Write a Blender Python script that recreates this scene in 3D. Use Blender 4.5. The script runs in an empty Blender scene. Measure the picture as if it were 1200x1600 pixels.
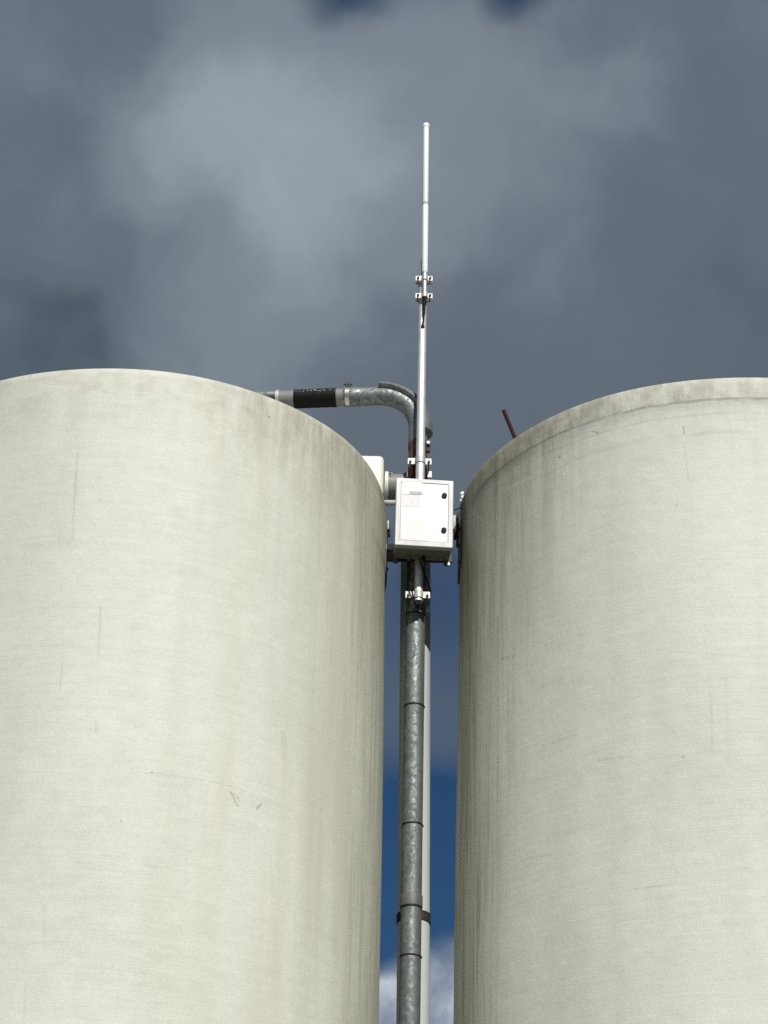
import bpy, bmesh, math, random
from math import sin, cos, pi, radians, sqrt, atan2
from mathutils import Vector, Matrix

random.seed(7)
S = bpy.context.scene
C = S.collection

# ------------------------------------------------------------------ camera
F = 3556.0                      # focal length in pixels of the 1200x1600 photograph
PITCH, ROLL = radians(30.5), radians(1.40)
CAM = Vector((0, 0, 1.6))
fwd = Vector((0, cos(PITCH), sin(PITCH)))
r0 = Vector((1, 0, 0)); u0 = Vector((0, -sin(PITCH), cos(PITCH)))
right = r0 * cos(ROLL) + u0 * sin(ROLL)
up = u0 * cos(ROLL) - r0 * sin(ROLL)
cd = bpy.data.cameras.new('camera'); cam = bpy.data.objects.new('camera', cd); C.objects.link(cam)
m = Matrix.Identity(4)
for i in range(3):
    m[i][0], m[i][1], m[i][2], m[i][3] = right[i], up[i], -fwd[i], CAM[i]
cam.matrix_world = m
cd.sensor_fit = 'VERTICAL'; cd.sensor_height = 24; cd.sensor_width = 18
cd.lens = 24 * F / 1600
cd.clip_start = 0.1; cd.clip_end = 5000
S.camera = cam

def ray(px, py):
    return fwd + right * ((px - 600) / F) + up * ((800 - py) / F)
def at(px, py, Y):
    d = ray(px, py); return CAM + d * (Y / d.y)
def at_z(px, py, z):
    d = ray(px, py); return CAM + d * ((z - CAM.z) / d.z)
def size(p, px):
    return px * (Vector(p) - CAM).dot(fwd) / F

# ------------------------------------------------------------------ node helpers
class G:
    def __init__(s, tree): s.t = tree; s.n = tree.nodes; s.l = tree.links
    def new(s, typ, **kw):
        n = s.n.new(typ)
        for k, v in kw.items(): setattr(n, k, v)
        return n
    def put(s, sock, v):
        if isinstance(v, bpy.types.NodeSocket): s.l.new(v, sock)
        elif v is not None: sock.default_value = v
    def math(s, op, a, b=None, c=None, clamp=False):
        n = s.new('ShaderNodeMath', operation=op, use_clamp=clamp)
        for i, v in enumerate((a, b, c)): s.put(n.inputs[i], v)
        return n.outputs[0]
    def vm(s, op, a, b=None, scale=None):
        n = s.new('ShaderNodeVectorMath', operation=op)
        s.put(n.inputs[0], a)
        if b is not None: s.put(n.inputs[1], b)
        if scale is not None: s.put(n.inputs['Scale'], scale)
        return n.outputs['Value'] if op in ('DOT_PRODUCT', 'LENGTH', 'DISTANCE') else n.outputs[0]
    def xyz(s, x, y, z):
        n = s.new('ShaderNodeCombineXYZ')
        for i, v in enumerate((x, y, z)): s.put(n.inputs[i], v)
        return n.outputs[0]
    def sep(s, v):
        n = s.new('ShaderNodeSeparateXYZ'); s.put(n.inputs[0], v); return n.outputs
    def noise(s, vec, scale=1.0, detail=3.0, rough=0.5, dist=0.0, color=False):
        n = s.new('ShaderNodeTexNoise')
        s.put(n.inputs['Vector'], vec); s.put(n.inputs['Scale'], scale); s.put(n.inputs['Detail'], detail)
        s.put(n.inputs['Roughness'], rough); s.put(n.inputs['Distortion'], dist)
        return n.outputs['Color'] if color else n.outputs['Fac']
    def vor(s, vec, scale, feature='F1', out='Color', rand=1.0):
        n = s.new('ShaderNodeTexVoronoi', feature=feature)
        s.put(n.inputs['Vector'], vec); s.put(n.inputs['Scale'], scale); s.put(n.inputs['Randomness'], rand)
        return n.outputs[out]
    def step(s, v, a, b, lo=0.0, hi=1.0):
        n = s.new('ShaderNodeMapRange', interpolation_type='SMOOTHSTEP')
        s.put(n.inputs['Value'], v); s.put(n.inputs['From Min'], a); s.put(n.inputs['From Max'], b)
        s.put(n.inputs['To Min'], lo); s.put(n.inputs['To Max'], hi)
        return n.outputs[0]
    def lin(s, v, a, b, lo=0.0, hi=1.0):
        n = s.new('ShaderNodeMapRange')
        s.put(n.inputs['Value'], v); s.put(n.inputs['From Min'], a); s.put(n.inputs['From Max'], b)
        s.put(n.inputs['To Min'], lo); s.put(n.inputs['To Max'], hi)
        return n.outputs[0]
    def mix(s, f, a, b, blend='MIX'):
        n = s.new('ShaderNodeMix', data_type='RGBA', blend_type=blend)
        s.put(n.inputs['Factor'], f)
        for sock, v in ((n.inputs[6], a), (n.inputs[7], b)):
            s.put(sock, (*v, 1) if isinstance(v, tuple) and len(v) == 3 else v)
        return n.outputs[2]
    def scale_col(s, col, v):
        return s.vm('SCALE', col, scale=v)

def material(name, base=(0.5, 0.5, 0.5), rough=0.5, metal=0.0, spec=0.5, build=None):
    mt = bpy.data.materials.new(name); mt.use_nodes = True
    g = G(mt.node_tree); b = g.n['Principled BSDF']
    b.inputs['Base Color'].default_value = (*base, 1); b.inputs['Roughness'].default_value = rough
    b.inputs['Metallic'].default_value = metal; b.inputs['Specular IOR Level'].default_value = spec
    g.obj = g.new('ShaderNodeTexCoord').outputs['Object']
    if build: build(g, b)
    return mt
def bump(g, b, h, strength, dist):
    n = g.new('ShaderNodeBump'); g.put(n.inputs['Height'], h)
    n.inputs['Strength'].default_value = strength; n.inputs['Distance'].default_value = dist
    g.l.new(n.outputs[0], b.inputs['Normal'])

def weathered(base, dark, scale=6, rough=(0.4, 0.6), stretch=0.4, amount=0.5, bumpy=0.15):
    """plain paint or plastic with uneven grime running down it"""
    def f(g, b):
        v = g.vm('MULTIPLY', g.obj, (1, 1, stretch))
        n = g.noise(v, scale, 6, 0.6)
        n2 = g.noise(g.obj, scale * 9, 4, 0.6)
        k = g.math('MULTIPLY', g.step(n, 0.42, 0.75), amount)
        k = g.math('ADD', k, g.math('MULTIPLY', g.step(n2, 0.55, 0.8), amount * 0.35), clamp=True)
        g.put(b.inputs['Base Color'], g.mix(k, base, dark))
        g.put(b.inputs['Roughness'], g.lin(n, 0.3, 0.7, rough[0], rough[1]))
        if bumpy: bump(g, b, n2, bumpy, 0.002)
    return f

# ------------------------------------------------------------------ mesh helpers
W = {}                                        # world location of every thing
def link(name, bm, mat, parent=None, local=False, smooth=True, sharp=40):
    me = bpy.data.meshes.new(name)
    org = Vector((0, 0, 0))
    if parent is not None and not local: org = W[parent.name]
    if org.length: bmesh.ops.translate(bm, verts=bm.verts, vec=-org)
    bmesh.ops.recalc_face_normals(bm, faces=bm.faces)
    lim = radians(sharp)
    for e in bm.edges:
        e.smooth = not (len(e.link_faces) == 2 and e.calc_face_angle(0) > lim)
    for f in bm.faces: f.smooth = smooth
    bm.to_mesh(me); bm.free()
    for mm in (mat if isinstance(mat, (list, tuple)) else [mat]): me.materials.append(mm)
    o = bpy.data.objects.new(name, me); C.objects.link(o)
    if parent is not None:
        o.parent = parent
        W[o.name] = Vector(W[parent.name]) if not local else Vector((0, 0, 0))
    else: W[o.name] = Vector((0, 0, 0))
    return o
def tag(o, label, cat, group=None):
    o['label'] = label; o['category'] = cat
    if group: o['group'] = group
    return o
def thing(name, label, cat, loc, group=None):
    o = bpy.data.objects.new(name, None); C.objects.link(o); o.location = loc
    o.empty_display_size = 0.1
    W[o.name] = Vector(loc)
    return tag(o, label, cat, group)
def origin(o):                                # moves a one-mesh thing's origin to its base
    me = o.data
    zs = [v.co for v in me.vertices]
    c = Vector((sum(v.x for v in zs) / len(zs), sum(v.y for v in zs) / len(zs), min(v.z for v in zs)))
    me.transform(Matrix.Translation(-c)); o.location = c
    return o

def frames(pts):
    pts = [Vector(p) for p in pts]; T = []
    for i in range(len(pts)):
        a = pts[max(i - 1, 0)]; b = pts[min(i + 1, len(pts) - 1)]
        T.append((b - a).normalized())
    ref = Vector((0, -1, 0)) if abs(T[0].y) < 0.9 else Vector((0, 0, 1))
    n = (ref - T[0] * ref.dot(T[0])).normalized(); out = []
    for i in range(len(pts)):
        n = (n - T[i] * n.dot(T[i])).normalized()
        out.append((pts[i], T[i], n, T[i].cross(n)))
    return out
def tube(bm, pts, r, seg=24, caps=True):
    fr = frames(pts); rings = []
    for i, (p, t, n, b) in enumerate(fr):
        rr = r[i] if isinstance(r, (list, tuple)) else r
        rings.append([bm.verts.new(p + n * (rr * cos(a)) + b * (rr * sin(a))) for a in [2 * pi * k / seg for k in range(seg)]])
    for A, B in zip(rings, rings[1:]):
        for k in range(seg): bm.faces.new((A[k], A[(k + 1) % seg], B[(k + 1) % seg], B[k]))
    if caps:
        bm.faces.new(rings[0][::-1]); bm.faces.new(rings[-1])
    return bm
def pipe_wall(bm, pts, ro, ri, seg=32):
    """an open-ended pipe with a wall: outer skin, inner skin and the ring at both ends"""
    p = [Vector(q) for q in pts]
    path = p + p[::-1]; fr = frames(p); fr = fr + fr[::-1]; rings = []
    for i, (q, t, n, b) in enumerate(fr):
        rr = ro if i < len(p) else ri
        rings.append([bm.verts.new(q + n * (rr * cos(a)) + b * (rr * sin(a))) for a in [2 * pi * k / seg for k in range(seg)]])
    for i in range(len(rings)):
        A, B = rings[i], rings[(i + 1) % len(rings)]
        for k in range(seg): bm.faces.new((A[k], A[(k + 1) % seg], B[(k + 1) % seg], B[k]))
    return bm
def lathe(bm, prof, center, seg=128, wob=None):
    rings = []; cx, cy = center[0], center[1]; cz = center[2] if len(center) > 2 else 0
    for (r, z) in prof:
        if r < 1e-6: rings.append([bm.verts.new((cx, cy, cz + z))]); continue
        rings.append([bm.verts.new((cx + (r + (wob(a, z) if wob else 0)) * cos(a), cy + (r + (wob(a, z) if wob else 0)) * sin(a), cz + z))
                      for a in [2 * pi * k / seg for k in range(seg)]])
    for A, B in zip(rings, rings[1:]):
        for k in range(seg):
            k2 = (k + 1) % seg
            if len(A) == 1 and len(B) == 1: continue
            if len(A) == 1: bm.faces.new((A[0], B[k2], B[k]))
            elif len(B) == 1: bm.faces.new((A[k], A[k2], B[0]))
            else: bm.faces.new((A[k], A[k2], B[k2], B[k]))
    return bm
def box(bm, lo, hi, bev=0.0, seg=2, mat=None):
    vs = [bm.verts.new((x, y, z)) for x in (lo[0], hi[0]) for y in (lo[1], hi[1]) for z in (lo[2], hi[2])]
    fs = [bm.faces.new([vs[i] for i in q]) for q in ((0, 1, 3, 2), (4, 6, 7, 5), (0, 4, 5, 1), (2, 3, 7, 6), (0, 2, 6, 4), (1, 5, 7, 3))]
    if bev > 0:
        es = list({e for f in fs for e in f.edges})
        r = bmesh.ops.bevel(bm, geom=es, offset=bev, segments=seg, affect='EDGES', profile=0.5)
        vs = list({v for f in r['faces'] for v in f.verts} | {v for v in vs if v.is_valid})
    if mat is not None: bmesh.ops.transform(bm, matrix=mat, verts=[v for v in vs if v.is_valid])
    return bm
def cyl(bm, a, b, r, seg=20): return tube(bm, [a, b], r, seg)
def hexhead(bm, a, b, r): return tube(bm, [a, b], r, 6)
def ribbon(bm, path, th, z0, z1):
    """a flat strap that follows a path in plan, thickness th, from z0 to z1"""
    n = len(path); L = []; R = []
    for i, p in enumerate(path):
        a = Vector(path[max(i - 1, 0)]); b = Vector(path[min(i + 1, n - 1)])
        t = (b - a).normalized(); nn = Vector((-t.y, t.x))
        q = Vector(p); L.append(q + nn * th / 2); R.append(q - nn * th / 2)
    ring = [[bm.verts.new((L[i].x, L[i].y, z0)), bm.verts.new((R[i].x, R[i].y, z0)),
             bm.verts.new((R[i].x, R[i].y, z1)), bm.verts.new((L[i].x, L[i].y, z1))] for i in range(n)]
    for A, B in zip(ring, ring[1:]):
        for k in range(4): bm.faces.new((A[k], A[(k + 1) % 4], B[(k + 1) % 4], B[k]))
    bm.faces.new(ring[0]); bm.faces.new(ring[-1][::-1])
    return bm
def lerp(a, b, t): return Vector(a) + (Vector(b) - Vector(a)) * t
def on(a, b, z):                              # the point of line a-b at height z
    return lerp(a, b, (z - a[2]) / (b[2] - a[2]))

# ------------------------------------------------------------------ light and sky
EXPOSURE = 0.45
SUN_EL, SUN_AZ = radians(42.5), radians(13.5)     # azimuth: to the right of straight behind the camera
to_sun = Vector((sin(SUN_AZ) * cos(SUN_EL), -cos(SUN_AZ) * cos(SUN_EL), sin(SUN_EL)))
sd = bpy.data.lights.new('sun', 'SUN'); sd.energy = 3.45; sd.angle = radians(0.5); sd.color = (1.0, 0.955, 0.89)
so = bpy.data.objects.new('sun', sd); C.objects.link(so)
so.rotation_euler = to_sun.to_track_quat('Z', 'Y').to_euler(); so.location = (10, -20, 40)
S.view_settings.view_transform = 'Standard'; S.view_settings.look = 'None'
S.view_settings.exposure = EXPOSURE; S.view_settings.gamma = 1; S.view_settings.use_curve_mapping = False

w = bpy.data.worlds.new('World'); S.world = w; w.use_nodes = True
g = G(w.node_tree); bg = g.n['Background']; STR = 0.1
bg.inputs['Strength'].default_value = STR
sky = g.new('ShaderNodeTexSky', sky_type='NISHITA'); sky.sun_disc = False
sky.sun_elevation = SUN_EL; sky.sun_rotation = pi - SUN_AZ
sky.air_density = 1.0; sky.dust_density = 0.4; sky.ozone_density = 2.0
D = g.new('ShaderNodeTexCoord').outputs['Generated']
D = g.vm('NORMALIZE', D)
KX = 1.0 / (STR * 2 ** EXPOSURE)              # display-linear value -> background colour
def lin8(c): return tuple((((v / 255) / 12.92) if v < 10 else ((v / 255 + 0.055) / 1.055) ** 2.4) for v in c)
def cl(c): return tuple(v * KX for v in lin8(c))
warp1 = g.vm('SUBTRACT', g.noise(D, 7.0, 5, 0.55, color=True), (0.5, 0.5, 0.5))
warp2 = g.vm('SUBTRACT', g.noise(D, 26.0, 4, 0.5, color=True), (0.5, 0.5, 0.5))
Dw = g.vm('ADD', D, g.vm('ADD', g.vm('SCALE', warp1, scale=0.07), g.vm('SCALE', warp2, scale=0.012)))
Dm = g.vm('ADD', D, g.vm('ADD', g.vm('SCALE', warp1, scale=0.035), g.vm('SCALE', warp2, scale=0.026)))
Ds = g.vm('ADD', D, g.vm('SCALE', warp2, scale=0.022))
def blob(px, py, rad, vec=None, hard=0.0):
    d = ray(px, py).normalized()
    dist = g.vm('DISTANCE', vec if vec is not None else Dw, tuple(d))
    return g.step(dist, rad / F, rad * hard / F, 0, 1)
def total(lst):
    o = lst[0]
    for x in lst[1:]: o = g.math('ADD', o, x)
    return o
n_big = g.noise(Dw, 6.0, 5, 0.5)
n_med = g.noise(Dw, 11.0, 4, 0.48, 0.4)
n_sml = g.noise(Dm, 24.0, 7, 0.55, 0.5)
# how thick / how bright the cloud is, 0 dark .. 1 bright
bright = total([g.lin(n_big, 0.3, 0.7, -0.05, 0.05), g.lin(n_med, 0.3, 0.7, -0.062, 0.062), g.lin(n_sml, 0.3, 0.7, -0.042, 0.042)])
for px, py, rad, k in ((330, 210, 330, 0.23), (470, 290, 330, 0.31), (280, 190, 190, 0.07), (240, 270, 110, 0.07), (560, 400, 240, 0.03), (800, 190, 360, 0.08),
                       (300, 520, 300, 0.10), (980, 260, 420, 0.04), (700, 90, 260, 0.06), (60, 330, 240, 0.10),
                       (310, 345, 110, -0.13), (230, 50, 170, -0.10),
                       (1180, 520, 480, -0.12), (760, 690, 320, -0.12), (30, 20, 220, -0.05), (1080, 60, 180, -0.05)):
    bright = g.math('ADD', bright, g.math('MULTIPLY', blob(px, py, rad), k))
for px, py, rad, hd, k in ((20, 575, 205, 0.62, -0.19), (95, 520, 110, 0.3, -0.08), (70, 330, 190, 0.68, -0.085), (330, 400, 120, 0.55, -0.05), (160, 70, 150, 0.4, -0.07),
                           (1130, 330, 260, 0.5, -0.05)):
    bright = g.math('ADD', bright, g.math('MULTIPLY', blob(px, py, rad, Dm, hd), k))
bright = g.math('ADD', bright, 0.36, clamp=True)
ramp = g.new('ShaderNodeValToRGB'); g.put(ramp.inputs[0], bright)
cr = ramp.color_ramp; cr.interpolation = 'EASE'
cr.elements[0].position = 0.0; cr.elements[0].color = (*cl((74, 87, 100)), 1)
cr.elements[1].position = 1.0; cr.elements[1].color = (*cl((168, 178, 183)), 1)
for pos, c in ((0.3, (98, 109, 121)), (0.55, (124, 135, 146)), (0.78, (148, 158, 167))):
    e = cr.elements.new(pos); e.color = (*cl(c), 1)
cloud = ramp.outputs[0]
# blue gaps: the clear sky shows above the cloud edge and low between the tanks
dz = g.sep(D)[2]
gap = total([g.math('MULTIPLY', blob(540, -28, 100), 0.95), g.math('MULTIPLY', blob(825, -45, 75), 0.9), g.math('MULTIPLY', blob(640, -230, 250), 1.0),
             g.math('MULTIPLY', blob(610, 1350, 215, Ds, 0.15), 1.0), g.math('MULTIPLY', blob(600, 1480, 130, Ds, 0.5), 0.95), g.math('MULTIPLY', blob(705, 930, 190, Ds), 0.36), g.math('MULTIPLY', blob(650, 1090, 330, Ds, 0.6), 0.42),
             g.math('MULTIPLY', blob(735, 1350, 190, Ds, 0.15), 0.7)])
clear_far = g.math('MULTIPLY', g.step(g.noise(Dw, 2.2, 5, 0.5), 0.40, 0.54), g.step(g.sep(D)[1], 0.45, -0.1))   # open patches in the rest of the sky
gap = g.math('MAXIMUM', g.math('MINIMUM', gap, 1.0), clear_far)
blue = g.mix(1.0, sky.outputs[0], (0.115, 0.205, 0.285), 'MULTIPLY')
col = g.mix(gap, cloud, blue)
# the bright cumulus low down between the tanks
cum = g.noise(Ds, 30.0, 8, 0.6)
cshape = total([blob(582, 1722, 195, Ds, 0.78), blob(712, 1672, 205, Ds, 0.6)])
ctone = g.mix(g.step(cum, 0.35, 0.68), cl((126, 138, 158)), cl((192, 201, 210)))
col = g.mix(g.math('MINIMUM', cshape, 1.0), col, ctone)
g.put(bg.inputs['Color'], col)

# ------------------------------------------------------------------ materials
def galvanised(g, b, tl=0.10, br=0.86):
    v = g.vm('ADD', g.obj, g.vm('SCALE', g.vm('SUBTRACT', g.noise(g.obj, 40, 3, color=True), (0.5, 0.5, 0.5)), scale=0.03))
    v = g.vm('MULTIPLY', v, (1, 1, 0.8))
    cc = g.vor(v, 50); c1 = g.sep(cc)[0]; c2 = g.sep(g.vor(v, 90))[1]
    sp = g.math('ADD', g.math('MULTIPLY', c1, 0.65), g.math('MULTIPLY', c2, 0.35))
    grime = g.noise(g.vm('MULTIPLY', g.obj, (1, 1, 0.2)), 16, 5, 0.6)
    base = g.mix(g.step(sp, 0.25, 0.8), (0.165, 0.184, 0.184), (0.265, 0.294, 0.29))
    base = g.mix(g.math('MULTIPLY', g.step(grime, 0.42, 0.72), 0.6), base, (0.13, 0.138, 0.13))
    g.put(b.inputs['Base Color'], g.scale_col(base, br))
    g.put(b.inputs['Roughness'], g.lin(sp, 0.2, 0.8, 0.70, 0.50))
    b.inputs['Metallic'].default_value = 0.6
    N = g.new('ShaderNodeNewGeometry').outputs['Normal']
    tilt = g.vm('SCALE', g.vm('SUBTRACT', cc, (0.5, 0.5, 0.5)), scale=tl)
    g.put(b.inputs['Normal'], g.vm('NORMALIZE', g.vm('ADD', N, tilt)))
M_galv = material('galvanised_steel', build=galvanised)
M_galv2 = material('dull_galvanised_steel', build=lambda g, b: galvanised(g, b, 0.04, 1.0))
def aluminium(g, b):
    n = g.noise(g.vm('MULTIPLY', g.obj, (1, 1, 0.03)), 260, 4, 0.6); n2 = g.noise(g.obj, 18, 5, 0.6)
    g.put(b.inputs['Base Color'], g.mix(g.step(n2, 0.4, 0.75), (0.84, 0.83, 0.81), (0.66, 0.65, 0.63)))
    g.put(b.inputs['Roughness'], g.math('ADD', g.lin(n, 0.3, 0.7, 0.46, 0.58), g.lin(n2, 0.3, 0.7, -0.04, 0.05)))
    b.inputs['Metallic'].default_value = 0.7
    bump(g, b, n, 0.05, 0.001)
M_alu = material('aluminium', build=aluminium)
M_zinc = material('bright_zinc', build=weathered((0.50, 0.495, 0.48), (0.30, 0.29, 0.27), 30, (0.42, 0.6), 1, 0.4))
M_zinc.node_tree.nodes['Principled BSDF'].inputs['Metallic'].default_value = 0.35
M_band = material('steel_band', (0.5, 0.5, 0.49), 0.38, 0.9)
M_white = material('white_fibreglass', build=weathered((0.84, 0.88, 0.87), (0.72, 0.75, 0.73), 16, (0.35, 0.5), 0.15, 0.3, 0.05))
M_cab_lit = material('cabinet_polyester_lit', build=weathered((0.635, 0.645, 0.635), (0.48, 0.49, 0.47), 5, (0.30, 0.42), 0.7, 0.35, 0.04))  # brighter tone of the door field: glare painted into the colour
M_frame_dim = material('cabinet_frame_polyester_dim', build=weathered((0.54, 0.55, 0.545), (0.43, 0.44, 0.42), 7, (0.35, 0.5), 0.45, 0.5, 0.04))  # same plastic toned dimmer, so the field inside it seems to glare
M_cabin_shaded = material('cabinet_body_polyester_shaded', build=weathered((0.20, 0.20, 0.165), (0.13, 0.13, 0.10), 9, (0.45, 0.6), 0.5, 0.5, 0.06))  # box plastic darkened: the shade under the cabinet is painted into its colour
M_hood = material('cream_paint', build=weathered((0.74, 0.72, 0.62), (0.50, 0.46, 0.36), 9, (0.4, 0.55), 0.3, 0.35, 0.1))
M_black = material('black_rubber', build=weathered((0.012, 0.012, 0.013), (0.05, 0.05, 0.048), 25, (0.35, 0.6), 0.5, 0.5, 0.3))
M_blacksteel = material('black_steel', build=weathered((0.022, 0.02, 0.02), (0.09, 0.06, 0.045), 20, (0.5, 0.7), 0.6, 0.6, 0.3))
M_rust = material('rusty_steel', build=weathered((0.085, 0.045, 0.026), (0.03, 0.02, 0.017), 35, (0.75, 0.9), 0.7, 0.8, 0.6))
M_red = material('oxide_red_paint', build=weathered((0.045, 0.012, 0.010), (0.025, 0.012, 0.010), 25, (0.65, 0.8), 0.4, 0.6, 0.2))
M_darksteel = material('dark_weathered_steel', build=weathered((0.10, 0.085, 0.07), (0.05, 0.04, 0.035), 22, (0.55, 0.75), 0.5, 0.6, 0.3))
M_pvc = material('white_pvc', build=weathered((0.52, 0.555, 0.54), (0.38, 0.40, 0.38), 7, (0.38, 0.5), 0.06, 0.5, 0.04))
M_greypvc = material('grey_plastic', build=weathered((0.20, 0.21, 0.205), (0.12, 0.12, 0.11), 12, (0.45, 0.6), 0.4, 0.5, 0.1))
M_greysleeve = material('dark_grey_plastic', build=weathered((0.10, 0.105, 0.105), (0.07, 0.07, 0.068), 12, (0.45, 0.6), 0.4, 0.5, 0.1))
M_greysteel = material('pale_grey_steel', build=weathered((0.40, 0.42, 0.43), (0.22, 0.21, 0.20), 16, (0.5, 0.65), 0.5, 0.5, 0.15))
TAPE_Z = at(575, 614.5, 13.75).z - 0.25 + 0.030
def tape(g, b):
    x, y, z = g.sep(g.obj)
    wr = g.noise(g.vm('MULTIPLY', g.obj, (0.35, 1, 1)), 55, 4, 0.6)
    sp = g.noise(g.obj, 62, 4, 0.7)
    line = g.step(g.math('ABSOLUTE', g.math('SUBTRACT', z, TAPE_Z)), 0.020, 0.006)
    sp = g.math('ADD', sp, g.math('MULTIPLY', line, 0.17))
    g.put(b.inputs['Base Color'], g.mix(g.step(sp, 0.70, 0.76), (0.010, 0.010, 0.010), (0.42, 0.42, 0.40)))
    g.put(b.inputs['Roughness'], g.lin(wr, 0.3, 0.7, 0.38, 0.6)); b.inputs['Specular IOR Level'].default_value = 0.10
    bump(g, b, wr, 0.6, 0.006)
for mm_ in (M_red, M_black): mm_.node_tree.nodes['Principled BSDF'].inputs['Specular IOR Level'].default_value = 0.15
M_tape = material('black_tape', build=tape)
M_label = material('label_sticker', build=weathered((0.84, 0.85, 0.86), (0.70, 0.71, 0.72), 40, (0.25, 0.4), 1, 0.4, 0.05))
M_labelgrey = material('label_strip_grey', build=weathered((0.26, 0.29, 0.28), (0.18, 0.2, 0.2), 60, (0.35, 0.5), 1, 0.4, 0.0))
M_labelsilver = material('label_strip_silver', build=weathered((0.62, 0.63, 0.64), (0.5, 0.5, 0.5), 60, (0.3, 0.4), 1, 0.4, 0.0))
M_film = material('old_film', build=weathered((0.46, 0.475, 0.47), (0.62, 0.63, 0.62), 26, (0.25, 0.45), 1, 0.9, 0.2))
M_lock = material('black_plastic', build=weathered((0.012, 0.012, 0.012), (0.03, 0.03, 0.03), 60, (0.5, 0.7), 1, 0.3, 0.1), spec=0.15)

# --- silos: laid out in metres along the shell (u) and up (z)
H_TOP = 9.66; TAPER = 0.00644
SIL = {'L': (-1.7200, 13.7009, 1.7381), 'R': (2.3373, 13.6975, 1.8070)}
def radius(s, z): return SIL[s][2] + TAPER * (H_TOP - z)
def hit(s, px, py):
    """where the ray of a pixel meets a shell: arc length from the front and height"""
    cx, cy, r = SIL[s]; d = ray(px, py); t = 0
    for _ in range(6):
        z = CAM.z + d.z * t; rr = radius(s, z) if t else r + 0.01
        a = d.x ** 2 + d.y ** 2; bq = -2 * (cx * d.x + cy * d.y); c = cx * cx + cy * cy - rr * rr
        q = bq * bq - 4 * a * c
        t = (-bq - sqrt(max(q, 0))) / (2 * a)
    p = CAM + d * t
    return Vector((atan2(p.x - cx, -(p.y - cy)) * r, p.z, 0))

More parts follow.
